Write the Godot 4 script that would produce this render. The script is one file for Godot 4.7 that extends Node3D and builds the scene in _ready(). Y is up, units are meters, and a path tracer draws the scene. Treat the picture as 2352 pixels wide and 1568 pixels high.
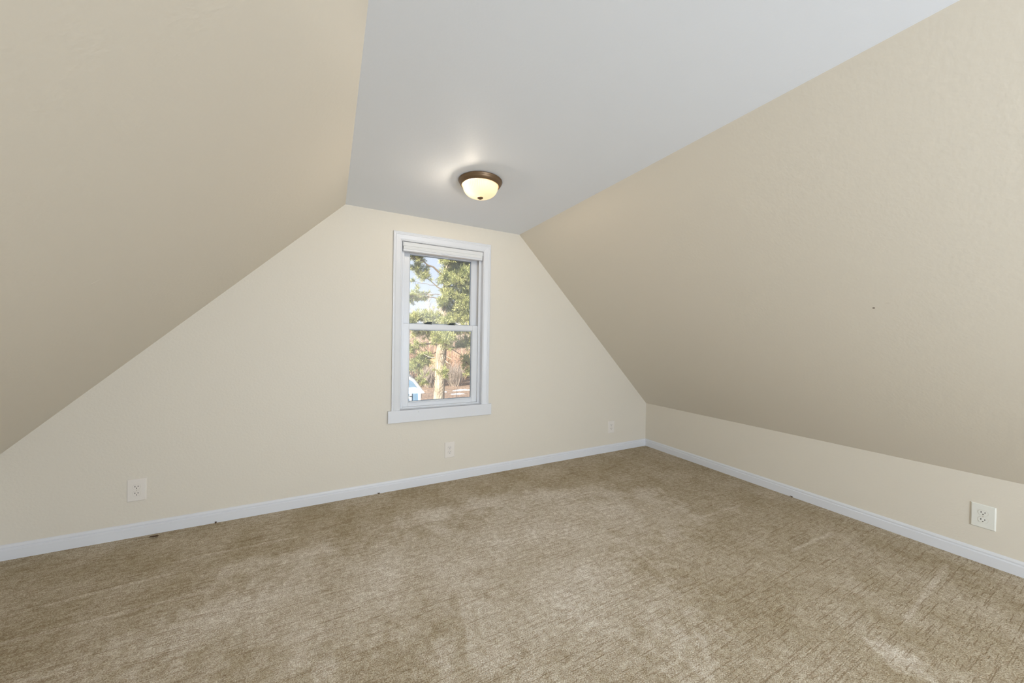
extends Node3D

# ---------------------------------------------------------------- room measures (metres)
const XR := 0.0            # face of the right knee wall
const XL := -4.80          # face of the left knee wall
const KNEE := 0.4837       # height of the knee walls
const CEIL := 2.153        # height of the flat ceiling
const CR := -1.690         # right edge of the flat ceiling
const CL := -3.133         # left edge of the flat ceiling
const ZR := 6.0            # face of the rear gable wall (the far gable wall is z = 0)
const THICK := 0.16
const ADDED_WELL := Rect2(-2.4, 4.5, 1.1, 1.4)   # added, unseen stair opening for fill light, x and z
const GROUND := -3.0       # the yard, one storey below the attic floor

# window in the far wall
const WX0 := -2.733
const WX1 := -2.039
const WY0 := 0.612
const WY1 := 1.952

var M := {}
var rng := RandomNumberGenerator.new()
var taken := {}

func _ready() -> void:
	# ---------------- camera
	var cam := Camera3D.new()
	cam.name = "camera"
	cam.fov = rad_to_deg(2.0 * atan(784.0 / 799.19))
	cam.near = 0.05
	cam.far = 300.0
	cam.position = Vector3(-3.2181, 1.2, 2.8172)
	cam.rotation_degrees = Vector3(-0.5134, -27.5447, 0.9771)
	cam.current = true
	add_child(cam)
	# ---------------- sky, exposure
	var sky_mat := ProceduralSkyMaterial.new()
	sky_mat.sky_top_color = Color(0.82, 0.89, 0.985)
	sky_mat.sky_horizon_color = Color(0.90, 0.935, 0.985)
	sky_mat.sky_curve = 0.22
	sky_mat.ground_bottom_color = Color(0.42, 0.39, 0.36)
	sky_mat.ground_horizon_color = Color(0.80, 0.80, 0.82)
	sky_mat.sky_energy_multiplier = 0.88
	sky_mat.ground_energy_multiplier = 1.0
	var sky := Sky.new()
	sky.sky_material = sky_mat
	var env := Environment.new()
	env.background_mode = Environment.BG_SKY
	env.sky = sky
	env.tonemap_mode = Environment.TONE_MAPPER_LINEAR
	env.tonemap_exposure = 1.49
	env.sdfgi_enabled = true
	env.ssao_enabled = true
	env.ssil_enabled = true
	var we := WorldEnvironment.new()
	we.name = "world_environment"
	we.environment = env
	add_child(we)
	# ---------------- sun: low winter sun from behind the house and the left
	var sun := DirectionalLight3D.new()
	sun.name = "sun"
	sun.light_color = Color(1.0, 0.95, 0.86)
	sun.light_energy = 2.9
	sun.light_angular_distance = 0.6
	sun.shadow_enabled = true
	sun.sky_mode = DirectionalLight3D.SKY_MODE_LIGHT_ONLY
	add_child(sun)
	sun.look_at_from_position(Vector3.ZERO, Vector3(0.68, -0.50, -0.52), Vector3.UP)
	# ---------------- fill light at an added rear gable window, unseen behind the camera
	var rear_fill := AreaLight3D.new()
	rear_fill.name = "added_rear_window_fill"
	rear_fill.light_color = Color(0.850, 0.918, 1.0)
	rear_fill.light_energy = 5.9
	rear_fill.area_size = Vector2(1.42, 1.34)
	rear_fill.area_normalize_energy = true
	rear_fill.shadow_enabled = true
	rear_fill.position = Vector3(-2.31, 0.99, ZR - 0.02)
	add_child(rear_fill)
	# the light leaves along its own -z, which is towards the far wall
	# ---------------- fill light that rises from an added stairwell, unseen behind the camera
	var well_fill := AreaLight3D.new()
	well_fill.name = "added_stairwell_fill"
	well_fill.light_color = Color(0.850, 0.918, 1.0)
	well_fill.light_energy = 4.0
	well_fill.area_size = Vector2(ADDED_WELL.size.x - 0.04, ADDED_WELL.size.y - 0.04)
	well_fill.area_normalize_energy = true
	well_fill.shadow_enabled = true
	well_fill.position = Vector3(ADDED_WELL.get_center().x, -0.06, ADDED_WELL.get_center().y)
	well_fill.rotation_degrees = Vector3(90, 0, 0)
	add_child(well_fill)

	rng.seed = 20240611
	materials()
	shell()
	baseboards()
	window_far()
	added_window_rear()
	lamps()
	outlets()
	debris()
	yard()
	pine()
	shed()
	thicket()

# ================================================================= helpers
func named(n: String) -> String:
	if not taken.has(n):
		taken[n] = 0
		return n
	taken[n] += 1
	return "%s_%03d" % [n, taken[n]]

func thing(n: String, label: String, category: String, at := Vector3.ZERO, group := "") -> Node3D:
	var o := Node3D.new()
	o.name = named(n)
	add_child(o)
	o.position = at
	o.set_meta("label", label)
	o.set_meta("category", category)
	if group != "":
		o.set_meta("group", group)
	return o

func setting(n: String) -> Node3D:
	var o := Node3D.new()
	o.name = n
	o.set_meta("kind", "structure")
	add_child(o)
	return o

func new_st() -> SurfaceTool:
	var st := SurfaceTool.new()
	st.begin(Mesh.PRIMITIVE_TRIANGLES)
	return st

func put(st: SurfaceTool, n: String, m: Material, parent: Node, smooth := false) -> MeshInstance3D:
	if smooth:
		st.index()
		st.generate_normals()
	var o := MeshInstance3D.new()
	o.name = n
	o.mesh = st.commit()
	o.material_override = m
	o.cast_shadow = GeometryInstance3D.SHADOW_CASTING_SETTING_ON
	parent.add_child(o, true)
	return o

func struct(st: SurfaceTool, n: String, m: Material) -> MeshInstance3D:
	var o := put(st, n, m, self)
	o.set_meta("kind", "structure")
	return o

# a flat triangle whose front looks along "out"
func tri(st: SurfaceTool, a: Vector3, b: Vector3, c: Vector3, out: Vector3) -> void:
	var n := (c - a).cross(b - a).normalized()
	if n.dot(out) < 0.0:
		n = -n
		var t := b
		b = c
		c = t
	for v: Vector3 in [a, b, c]:
		st.set_normal(n)
		st.add_vertex(v)

func quad(st: SurfaceTool, a: Vector3, b: Vector3, c: Vector3, d: Vector3, out: Vector3) -> void:
	tri(st, a, b, c, out)
	tri(st, a, c, d, out)

func box(st: SurfaceTool, lo: Vector3, hi: Vector3) -> void:
	cbox(st, lo, hi, 0.0)

# a box with chamfered edges
func cbox(st: SurfaceTool, lo: Vector3, hi: Vector3, b: float) -> void:
	var mid := (lo + hi) * 0.5
	var h := (hi - lo) * 0.5
	b = minf(b, minf(h.x, minf(h.y, h.z)) * 0.95)
	for ax in 3:
		var u := (ax + 1) % 3
		var w := (ax + 2) % 3
		for s: float in [-1.0, 1.0]:
			var q: Array[Vector3] = []
			for k: Array in [[-1, -1], [1, -1], [1, 1], [-1, 1]]:
				var v := mid
				v[ax] += s * h[ax]
				v[u] += k[0] * (h[u] - b)
				v[w] += k[1] * (h[w] - b)
				q.append(v)
			var out := Vector3.ZERO
			out[ax] = s
			quad(st, q[0], q[1], q[2], q[3], out)
	if b <= 0.0:
		return
	for ax in 3:
		var u := (ax + 1) % 3
		var w := (ax + 2) % 3
		for su: float in [-1.0, 1.0]:
			for sw: float in [-1.0, 1.0]:
				var q: Array[Vector3] = []
				for k: Array in [[-1, 0], [1, 0], [1, 1], [-1, 1]]:
					var v := mid
					v[ax] += k[0] * (h[ax] - b)
					v[u] += su * (h[u] - (b if k[1] == 1 else 0.0))
					v[w] += sw * (h[w] - (0.0 if k[1] == 1 else b))
					q.append(v)
				var out := Vector3.ZERO
				out[u] = su
				out[w] = sw
				quad(st, q[0], q[1], q[2], q[3], out)
	for sx: float in [-1.0, 1.0]:
		for sy: float in [-1.0, 1.0]:
			for sz: float in [-1.0, 1.0]:
				var s := Vector3(sx, sy, sz)
				var c := mid + s * h
				tri(st, c - s * Vector3(0, b, b), c - s * Vector3(b, 0, b), c - s * Vector3(b, b, 0), s)

# a convex outline pushed from a to b: outline points are p, then p + along
func prism(st: SurfaceTool, pts: Array, along: Vector3, caps := true) -> void:
	var mid := Vector3.ZERO
	for p: Vector3 in pts:
		mid += p
	mid /= pts.size()
	if caps:
		for i in range(1, pts.size() - 1):
			tri(st, pts[0], pts[i], pts[i + 1], -along)
			tri(st, pts[0] + along, pts[i] + along, pts[i + 1] + along, along)
	for i in pts.size():
		var a: Vector3 = pts[i]
		var b: Vector3 = pts[(i + 1) % pts.size()]
		var out := (b - a).cross(along)
		if out.dot((a + b) * 0.5 - mid) < 0.0:
			out = -out
		quad(st, a, b, b + along, a + along, out)

# profile of (radius, y) turned round the y axis; ribs give a fluted surface
func lathe(st: SurfaceTool, prof: Array, segs: int, at := Vector3.ZERO, ribs := 0, rib := 0.0) -> void:
	st.set_smooth_group(0)
	for i in prof.size() - 1:
		for k in segs:
			var q: Array[Vector3] = []
			for e: Array in [[i, k], [i, k + 1], [i + 1, k + 1], [i + 1, k]]:
				var pr: Vector2 = prof[e[0]]
				var t: float = TAU * float(e[1] % segs) / segs
				var r: float = pr.x
				if ribs > 0 and r > 0.02:
					r += rib * cos(t * ribs)
				q.append(at + Vector3(r * cos(t), pr.y, r * sin(t)))
			for v: Vector3 in [q[0], q[1], q[2], q[0], q[2], q[3]]:
				st.add_vertex(v)

# a smooth tube through pts with a radius at each
func tube(st: SurfaceTool, pts: Array, rad: Array, sides: int, wobble := 0.0, col := Color.WHITE) -> void:
	st.set_smooth_group(0)
	st.set_color(col)
	var rings: Array = []
	var up := Vector3(0.31, 0.2, 0.93)
	for i in pts.size():
		var d: Vector3 = (pts[mini(i + 1, pts.size() - 1)] - pts[maxi(i - 1, 0)]).normalized()
		if absf(d.dot(up)) > 0.95:
			up = Vector3(0.9, 0.1, -0.3)
		var x := d.cross(up).normalized()
		var y := x.cross(d).normalized()
		var ring: Array[Vector3] = []
		for k in sides:
			var t := TAU * k / sides
			var r: float = rad[i] * (1.0 + wobble * rng.randf_range(-1.0, 1.0))
			ring.append(pts[i] + (x * cos(t) + y * sin(t)) * r)
		rings.append(ring)
	for i in rings.size() - 1:
		for k in sides:
			var a: Vector3 = rings[i][k]
			var b: Vector3 = rings[i][(k + 1) % sides]
			var c: Vector3 = rings[i + 1][(k + 1) % sides]
			var d: Vector3 = rings[i + 1][k]
			for v: Vector3 in [a, b, c, a, c, d]:
				st.add_vertex(v)

# ================================================================= materials
func mat(n: String, c: Color, rough := 0.6, metal := 0.0) -> StandardMaterial3D:
	var m := StandardMaterial3D.new()
	m.resource_name = n
	m.albedo_color = c
	m.roughness = rough
	m.metallic = metal
	M[n] = m
	return m

func noise_tex(freq: float, kind: int, octaves: int, size: int, seed_: int) -> ImageTexture:
	var f := FastNoiseLite.new()
	f.noise_type = kind as FastNoiseLite.NoiseType
	f.frequency = freq
	f.fractal_octaves = octaves
	f.seed = seed_
	return ImageTexture.create_from_image(f.get_seamless_image(size, size))

func ramp_tex(freq: float, octaves: int, size: int, seed_: int, a: Color, b: Color, stretch := 1) -> ImageTexture:
	var f := FastNoiseLite.new()
	f.noise_type = FastNoiseLite.TYPE_SIMPLEX_SMOOTH
	f.frequency = freq
	f.fractal_octaves = octaves
	f.seed = seed_
	var im := f.get_seamless_image(size, size / stretch)
	im.resize(size, size, Image.INTERPOLATE_CUBIC)
	var src := im.get_data()
	var out := PackedByteArray()
	out.resize(size * size * 3)
	for i in size * size:
		var c := a.lerp(b, src[i] / 255.0)
		out[i * 3] = int(c.r * 255.0)
		out[i * 3 + 1] = int(c.g * 255.0)
		out[i * 3 + 2] = int(c.b * 255.0)
	return ImageTexture.create_from_image(Image.create_from_data(size, size, false, Image.FORMAT_RGB8, out))

func relief(m: StandardMaterial3D, t: Texture2D, cm: float) -> void:
	m.heightmap_enabled = true
	m.heightmap_texture = t
	m.heightmap_scale = cm

func triplanar(m: StandardMaterial3D, per_metre: float) -> void:
	m.uv1_triplanar = true
	m.uv1_world_triplanar = true
	m.uv1_scale = Vector3.ONE * per_metre

func materials() -> void:
	var peel := noise_tex(0.045, FastNoiseLite.TYPE_SIMPLEX_SMOOTH, 3, 512, 5)
	var wall := mat("cream_paint", Color8(230, 222, 207), 0.55)
	relief(wall, peel, 0.05)
	triplanar(wall, 2.2)
	var ceiling := mat("ceiling_paint", Color8(243, 246, 251), 0.6)
	relief(ceiling, peel, 0.02)
	triplanar(ceiling, 2.2)
	mat("white_trim", Color8(230, 231, 234), 0.35)
	mat("white_vinyl", Color8(231, 232, 234), 0.3)
	mat("white_blind", Color8(232, 232, 231), 0.7)
	mat("gap_dark", Color8(70, 70, 70), 0.8)
	mat("lock_grey", Color8(62, 70, 72), 0.45)
	mat("glazing_spacer", Color8(112, 130, 148), 0.4, 0.2)
	var glass := mat("window_glass", Color(0.93, 0.97, 0.98, 0.05), 0.02)
	glass.transparency = BaseMaterial3D.TRANSPARENCY_ALPHA
	mat("almond_plastic", Color8(238, 231, 222), 0.4)
	mat("white_plastic", Color8(238, 237, 228), 0.4)
	mat("slot_dark", Color8(58, 52, 44), 0.8)
	mat("screw_paint", Color8(214, 206, 192), 0.4)
	var bronze := mat("oiled_bronze", Color8(126, 103, 78), 0.38, 0.6)
	relief(bronze, peel, 0.01)
	var bowl := mat("bowl_glass", Color8(250, 236, 205), 0.35)
	bowl.emission_enabled = true
	bowl.emission = Color(1.0, 0.86, 0.62)
	bowl.emission_energy_multiplier = 0.27
	bowl.backlight_enabled = true
	bowl.backlight = Color(0.21, 0.20, 0.18)
	var bulb := mat("bulb_glow", Color8(255, 240, 210), 0.4)
	bulb.emission_enabled = true
	bulb.emission = Color(1.0, 0.86, 0.62)
	bulb.emission_energy_multiplier = 3.0
	carpet()
	mat("subfloor", Color8(170, 140, 104), 0.9)
	mat("mark_dark", Color8(120, 108, 92), 0.7)
	mat("mark_pale", Color8(230, 221, 203), 0.6)
	mat("dry_leaf", Color8(84, 58, 38), 0.8)
	mat("lint", Color8(96, 76, 56), 0.9)
	# outdoors
	var bark := mat("pine_bark", Color8(255, 255, 255), 0.9)
	bark.albedo_texture = ramp_tex(0.035, 4, 256, 21, Color8(108, 98, 88), Color8(216, 205, 188), 4)
	relief(bark, noise_tex(0.05, FastNoiseLite.TYPE_SIMPLEX, 4, 256, 22), 3.0)
	bark.uv1_triplanar = true
	bark.uv1_world_triplanar = true
	bark.uv1_scale = Vector3(1.6, 0.55, 1.6)
	mat("limb_bark", Color8(104, 92, 80), 0.9)
	mat("dead_twig", Color8(206, 196, 180), 0.9)
	var needle := mat("pine_needles", Color.WHITE, 0.6)
	needle.vertex_color_use_as_albedo = true
	needle.backlight_enabled = true
	needle.backlight = Color(0.55, 0.6, 0.3)
	var stem := mat("brush_stems", Color.WHITE, 0.9)
	stem.vertex_color_use_as_albedo = true
	var litter := mat("leaf_litter", Color.WHITE, 1.0)
	litter.albedo_texture = ramp_tex(0.03, 5, 512, 31, Color8(92, 78, 74), Color8(172, 146, 124))
	relief(litter, noise_tex(0.05, FastNoiseLite.TYPE_SIMPLEX, 4, 256, 33), 4.0)
	triplanar(litter, 0.35)
	var hill := mat("brush_hillside", Color.WHITE, 1.0)
	hill.albedo_texture = ramp_tex(0.05, 5, 512, 37, Color8(128, 96, 82), Color8(206, 176, 150))
	triplanar(hill, 0.12)
	var snow := mat("snow", Color8(214, 221, 234), 0.8)
	relief(snow, peel, 1.0)
	triplanar(snow, 0.8)
	var blue := mat("shed_siding", Color8(98, 130, 162), 0.7)
	relief(blue, peel, 0.2)
	mat("shed_trim", Color8(233, 238, 242), 0.6)
	mat("shed_roof", Color8(120, 122, 126), 0.9)
	mat("hinge_black", Color8(40, 42, 44), 0.5)
	mat("fence_metal", Color8(88, 90, 96), 0.6, 0.3)

# cut-pile carpet: grain, short parted rows along x, brushed patches with vacuum strokes, and a painted light pool
func carpet() -> void:
	var n := 2048
	var f := FastNoiseLite.new()
	f.noise_type = FastNoiseLite.TYPE_SIMPLEX_SMOOTH
	f.frequency = 0.16
	f.fractal_octaves = 3
	f.seed = 71
	var grain := f.get_seamless_image(n, n).get_data()
	# loose yarn ends: random tufts two texels wide
	var tr := RandomNumberGenerator.new()
	tr.seed = 70
	var raw := PackedByteArray()
	raw.resize(n * n / 4)
	for i in n * n / 4:
		raw[i] = tr.randi() & 255
	var yarn_im := Image.create_from_data(n / 2, n / 2, false, Image.FORMAT_L8, raw)
	yarn_im.resize(n, n, Image.INTERPOLATE_CUBIC)
	var yarn := yarn_im.get_data()
	f.frequency = 0.03
	f.fractal_octaves = 2
	f.seed = 72
	var clump := f.get_seamless_image(n, n).get_data()
	f.frequency = 0.055
	f.fractal_octaves = 3
	f.seed = 73
	var rows_im := f.get_seamless_image(n / 8, n)
	rows_im.resize(n, n, Image.INTERPOLATE_CUBIC)
	var rows := rows_im.get_data()
	# parted rows: dark short dashes
	var dash := PackedByteArray()
	dash.resize(n * n)
	var r := RandomNumberGenerator.new()
	r.seed = 99
	for i in 3000:
		var x0 := r.randi() % n
		var y0 := r.randi() % n
		var length := int(r.randf_range(14.0, 80.0)) if r.randf() < 0.8 else int(r.randf_range(80.0, 190.0))
		var depth := r.randf_range(40.0, 150.0)
		var y := float(y0)
		for k in length:
			if r.randf() < 0.12:
				y += r.randf_range(-0.8, 0.8)
			if r.randf() < 0.22:
				continue
			for w in 3:
				var at := ((int(y) + w) % n + n) % n * n + (x0 + k) % n
				dash[at] = maxi(dash[at], int(depth * (1.0 if w == 1 else 0.6)))
	var col := PackedByteArray()
	col.resize(n * n * 3)
	var hgt := PackedByteArray()
	hgt.resize(n * n)
	for i in n * n:
		var v := 0.54 + (yarn[i] - 128) * 0.0030 + (grain[i] - 128) * 0.0026 + (clump[i] - 128) * 0.0016 + (rows[i] - 128) * 0.0011 - dash[i] * 0.0048
		v = clampf(v, 0.0, 1.0)
		hgt[i] = int(v * 255.0)
		col[i * 3] = int(176.0 + 79.0 * v)
		col[i * 3 + 1] = int(159.0 + 91.0 * v)
		col[i * 3 + 2] = int(140.0 + 102.0 * v)
	var m := mat("carpet_pile", Color.WHITE, 1.0)
	m.metallic_specular = 0.1
	m.albedo_texture = ImageTexture.create_from_image(Image.create_from_data(n, n, false, Image.FORMAT_RGB8, col))
	relief(m, ImageTexture.create_from_image(Image.create_from_data(n, n, false, Image.FORMAT_L8, hgt)), 0.16)
	m.uv1_scale = Vector3(1.0 / 2.3, 1.0 / 2.3, 1.0)
	# the nap: brushed patches, strokes and a painted lamp-lit middle, in place on the floor (UV2 covers the whole floor)
	var q := 1024
	f.frequency = 0.012
	f.fractal_octaves = 4
	f.seed = 75
	var nap := f.get_image(q, q).get_data()
	f.frequency = 0.05
	f.fractal_octaves = 3
	f.seed = 76
	var edge := f.get_image(q, q).get_data()
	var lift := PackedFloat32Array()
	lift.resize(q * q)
	# lighter trodden patches, the broad last ones also paint lamplight: x, z, half length along x, half length along z
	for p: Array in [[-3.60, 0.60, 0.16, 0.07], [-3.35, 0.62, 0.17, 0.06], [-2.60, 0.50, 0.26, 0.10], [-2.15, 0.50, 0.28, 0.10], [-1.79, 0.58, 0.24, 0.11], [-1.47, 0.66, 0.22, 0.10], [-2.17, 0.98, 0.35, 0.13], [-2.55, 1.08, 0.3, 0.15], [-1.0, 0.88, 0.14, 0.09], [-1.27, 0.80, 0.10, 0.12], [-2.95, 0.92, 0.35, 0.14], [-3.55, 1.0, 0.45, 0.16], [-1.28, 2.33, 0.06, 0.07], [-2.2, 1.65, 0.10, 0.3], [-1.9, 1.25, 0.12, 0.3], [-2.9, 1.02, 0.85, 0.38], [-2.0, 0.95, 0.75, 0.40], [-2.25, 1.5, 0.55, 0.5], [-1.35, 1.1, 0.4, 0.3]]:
		stamp(lift, q, p[0], p[1], p[2], p[3], 0.44 if p[2] < 0.37 else 0.42, edge)  # broad stamps brighten the carpet colour where the lamp lights it
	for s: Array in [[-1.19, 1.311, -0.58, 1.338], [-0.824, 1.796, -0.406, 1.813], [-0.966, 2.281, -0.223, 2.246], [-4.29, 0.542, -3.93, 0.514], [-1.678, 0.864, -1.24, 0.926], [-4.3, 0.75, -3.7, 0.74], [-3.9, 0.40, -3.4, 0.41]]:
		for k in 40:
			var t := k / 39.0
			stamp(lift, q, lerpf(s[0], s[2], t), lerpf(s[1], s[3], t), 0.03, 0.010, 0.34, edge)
	var oc := PackedByteArray()
	oc.resize(q * q * 3)
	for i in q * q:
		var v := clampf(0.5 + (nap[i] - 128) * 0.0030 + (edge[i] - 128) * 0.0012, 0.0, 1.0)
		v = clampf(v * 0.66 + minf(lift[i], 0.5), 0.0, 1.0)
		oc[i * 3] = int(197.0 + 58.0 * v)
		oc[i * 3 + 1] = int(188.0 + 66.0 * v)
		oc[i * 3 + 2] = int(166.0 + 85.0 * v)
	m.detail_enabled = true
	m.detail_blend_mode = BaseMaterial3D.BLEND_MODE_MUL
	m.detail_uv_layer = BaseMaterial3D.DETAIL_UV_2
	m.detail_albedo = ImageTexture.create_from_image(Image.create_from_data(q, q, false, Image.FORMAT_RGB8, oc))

func stamp(a: PackedFloat32Array, q: int, x: float, z: float, rx: float, rz: float, amount: float, edge: PackedByteArray) -> void:
	var cx := (x - XL) / (XR - XL) * q
	var cz := z / ZR * q
	var px := rx / (XR - XL) * q
	var pz := rz / ZR * q
	for j in range(int(cz - pz * 1.6), int(cz + pz * 1.6) + 1):
		for i in range(int(cx - px * 1.6), int(cx + px * 1.6) + 1):
			if i < 0 or j < 0 or i >= q or j >= q:
				continue
			var d := Vector2((i - cx) / px, (j - cz) / pz).length() + (edge[j * q + i] - 128) * 0.006
			var v := amount * (1.0 - smoothstep(0.55, 1.35, d))
			a[j * q + i] = maxf(a[j * q + i], v)

# ================================================================= the room
func shell() -> void:
	# floor: a slab whose top is the carpet
	var st := new_st()
	var lo := Vector3(XL - THICK, -0.2, -THICK)
	var hi := Vector3(XR + THICK, 0.0, ZR + THICK)
	var strips := [[lo.x, lo.z, hi.x, ADDED_WELL.position.y], [lo.x, ADDED_WELL.end.y, hi.x, hi.z], [lo.x, ADDED_WELL.position.y, ADDED_WELL.position.x, ADDED_WELL.end.y], [ADDED_WELL.end.x, ADDED_WELL.position.y, hi.x, ADDED_WELL.end.y]]
	for r: Array in strips:
		for v: Vector3 in [Vector3(r[0], 0, r[1]), Vector3(r[2], 0, r[1]), Vector3(r[2], 0, r[3]), Vector3(r[0], 0, r[1]), Vector3(r[2], 0, r[3]), Vector3(r[0], 0, r[3])]:
			st.set_normal(Vector3.UP)
			st.set_tangent(Plane(1, 0, 0, 1))
			st.set_uv(Vector2(v.x, v.z))
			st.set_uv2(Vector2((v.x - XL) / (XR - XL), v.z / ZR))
			st.add_vertex(v)
	var fl := struct(st, "floor", M.carpet_pile)
	st = new_st()
	for r: Array in strips:
		box(st, Vector3(r[0], -0.2, r[1]), Vector3(r[2], -0.004, r[3]))
	put(st, "subfloor", M.subfloor, fl)
	# added, unseen stair shaft under the fill light opening
	st = new_st()
	var w0 := Vector3(ADDED_WELL.position.x, -2.6, ADDED_WELL.position.y)
	var w1 := Vector3(ADDED_WELL.end.x, -0.2, ADDED_WELL.end.y)
	box(st, Vector3(w0.x - 0.1, w0.y, w0.z - 0.1), Vector3(w0.x, w1.y, w1.z + 0.1))
	box(st, Vector3(w1.x, w0.y, w0.z - 0.1), Vector3(w1.x + 0.1, w1.y, w1.z + 0.1))
	box(st, Vector3(w0.x, w0.y, w0.z - 0.1), Vector3(w1.x, w1.y, w0.z))
	box(st, Vector3(w0.x, w0.y, w1.z), Vector3(w1.x, w1.y, w1.z + 0.1))
	box(st, Vector3(w0.x - 0.1, w0.y - 0.1, w0.z - 0.1), Vector3(w1.x + 0.1, w0.y, w1.z + 0.1))
	struct(st, "wall_added_stairwell", M.cream_paint)
	# far gable wall with the window opening, four convex pieces in one mesh
	gable("wall_back", -THICK, 0.0, WX0, WX1, WY0, WY1)
	gable("wall_front", ZR, ZR + THICK, -3.05, -1.57, 0.30, 1.68)
	# knee walls, slopes and the flat ceiling
	st = new_st()
	prism(st, [Vector3(XR, -0.05, -THICK), Vector3(XR + THICK, -0.05, -THICK), Vector3(XR + THICK, KNEE + 0.1, -THICK), Vector3(XR, KNEE, -THICK)], Vector3(0, 0, ZR + 2 * THICK))
	struct(st, "wall_right", M.cream_paint)
	st = new_st()
	prism(st, [Vector3(XL, -0.05, -THICK), Vector3(XL - THICK, -0.05, -THICK), Vector3(XL - THICK, KNEE + 0.1, -THICK), Vector3(XL, KNEE, -THICK)], Vector3(0, 0, ZR + 2 * THICK))
	struct(st, "wall_left", M.cream_paint)
	st = new_st()
	prism(st, [Vector3(XR, KNEE, -THICK), Vector3(XR + THICK, KNEE + 0.1, -THICK), Vector3(CR + 0.06, CEIL + THICK, -THICK), Vector3(CR, CEIL, -THICK)], Vector3(0, 0, ZR + 2 * THICK))
	var right := struct(st, "wall_right_slope", M.cream_paint)
	st = new_st()
	prism(st, [Vector3(XL, KNEE, -THICK), Vector3(XL - THICK, KNEE + 0.1, -THICK), Vector3(CL - 0.06, CEIL + THICK, -THICK), Vector3(CL, CEIL, -THICK)], Vector3(0, 0, ZR + 2 * THICK))
	var left := struct(st, "wall_left_slope", M.cream_paint)
	st = new_st()
	prism(st, [Vector3(CL, CEIL, -THICK), Vector3(CL - 0.06, CEIL + THICK, -THICK), Vector3(CR + 0.06, CEIL + THICK, -THICK), Vector3(CR, CEIL, -THICK)], Vector3(0, 0, ZR + 2 * THICK))
	struct(st, "ceiling", M.ceiling_paint)
	# small marks in the drywall of the slopes
	var nr := Vector3(-0.703, -0.711, 0.0)
	var ar := Vector3(-0.711, 0.703, 0.0)
	mark("nail_hole", Vector3(-0.903, 1.376, 2.135), nr, Vector3(0, 0, 1), ar, 0.005, 0.004, M.mark_dark, right)
	mark("scratch", Vector3(-0.922, 1.394, 2.187), nr, Vector3(0, 0, 1), ar, 0.010, 0.0012, M.mark_pale, right)
	mark("scratch", Vector3(-0.737, 1.212, 0.941), nr, Vector3(0, 0, 1), ar, 0.012, 0.0012, M.mark_pale, right)
	var nl := Vector3(0.707, -0.707, 0.0)
	var al := Vector3(0.707, 0.707, 0.0)
	mark("scratch", Vector3(-3.922, 1.364, 1.135), nl, (al + Vector3(0, 0, -0.25)).normalized(), Vector3(0, 0, 1), 0.034, 0.0008, M.mark_pale, left)
	mark("scratch", Vector3(-4.063, 1.223, 0.920), nl, (al * 0.4 + Vector3(0, 0, -0.9)).normalized(), al, 0.04, 0.0009, M.mark_pale, left)

func mark(n: String, at: Vector3, out: Vector3, u: Vector3, v: Vector3, ru: float, rv: float, m: Material, parent: Node) -> void:
	var st := new_st()
	var ring: Array[Vector3] = []
	for k in 10:
		var t := TAU * k / 10.0
		ring.append(at + out * 0.0004 + u * ru * cos(t) + v * rv * sin(t))
	for k in 10:
		tri(st, at + out * 0.0014, ring[k], ring[(k + 1) % 10], out)
	put(st, n, m, parent)

func roof_at(x: float) -> float:
	if x > CR:
		return CEIL + (KNEE - CEIL) * (x - CR) / (XR - CR)
	if x < CL:
		return CEIL + (KNEE - CEIL) * (CL - x) / (CL - XL)
	return CEIL

func gable(n: String, z0: float, z1: float, x0: float, x1: float, y0: float, y1: float) -> void:
	var st := new_st()
	var d := Vector3(0, 0, z1 - z0)
	# beside the opening
	prism(st, [Vector3(XL, -0.05, z0), Vector3(x0, -0.05, z0), Vector3(x0, roof_at(x0), z0)] + ([Vector3(CL, CEIL, z0)] if x0 > CL else []) + [Vector3(XL, KNEE, z0)], d)
	prism(st, [Vector3(XR, -0.05, z0), Vector3(x1, -0.05, z0), Vector3(x1, roof_at(x1), z0)] + ([Vector3(CR, CEIL, z0)] if x1 < CR else []) + [Vector3(XR, KNEE, z0)], d)
	# under and over it
	prism(st, [Vector3(x0, -0.05, z0), Vector3(x1, -0.05, z0), Vector3(x1, y0, z0), Vector3(x0, y0, z0)], d)
	prism(st, [Vector3(x0, y1, z0), Vector3(x1, y1, z0), Vector3(x1, roof_at(x1), z0), Vector3(x0, roof_at(x0), z0)], d)
	struct(st, n, M.cream_paint)

# moulded board: flat face, small step, rounded top; profile (out from wall, height)
const BOARD := [Vector2(0.0, 0.0), Vector2(0.013, 0.0), Vector2(0.013, 0.052), Vector2(0.0112, 0.0545), Vector2(0.0078, 0.0555), Vector2(0.0072, 0.0600), Vector2(0.0092, 0.0640), Vector2(0.0086, 0.0690), Vector2(0.0050, 0.0765), Vector2(0.0, 0.079)]

func board(n: String, a: Vector3, b: Vector3, out: Vector3, miter_a: float, miter_b: float) -> void:
	var st := new_st()
	var along := (b - a).normalized()
	var pa: Array[Vector3] = []
	var pb: Array[Vector3] = []
	for p: Vector2 in BOARD:
		pa.append(a + out * p.x + Vector3.UP * (p.y) + along * p.x * miter_a)
		pb.append(b + out * p.x + Vector3.UP * (p.y) - along * p.x * miter_b)
	for i in BOARD.size() - 1:
		var e: Vector2 = BOARD[i + 1] - BOARD[i]
		quad(st, pa[i], pa[i + 1], pb[i + 1], pb[i], out * e.y - Vector3.UP * e.x)
	struct(st, n, M.white_trim)

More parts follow.
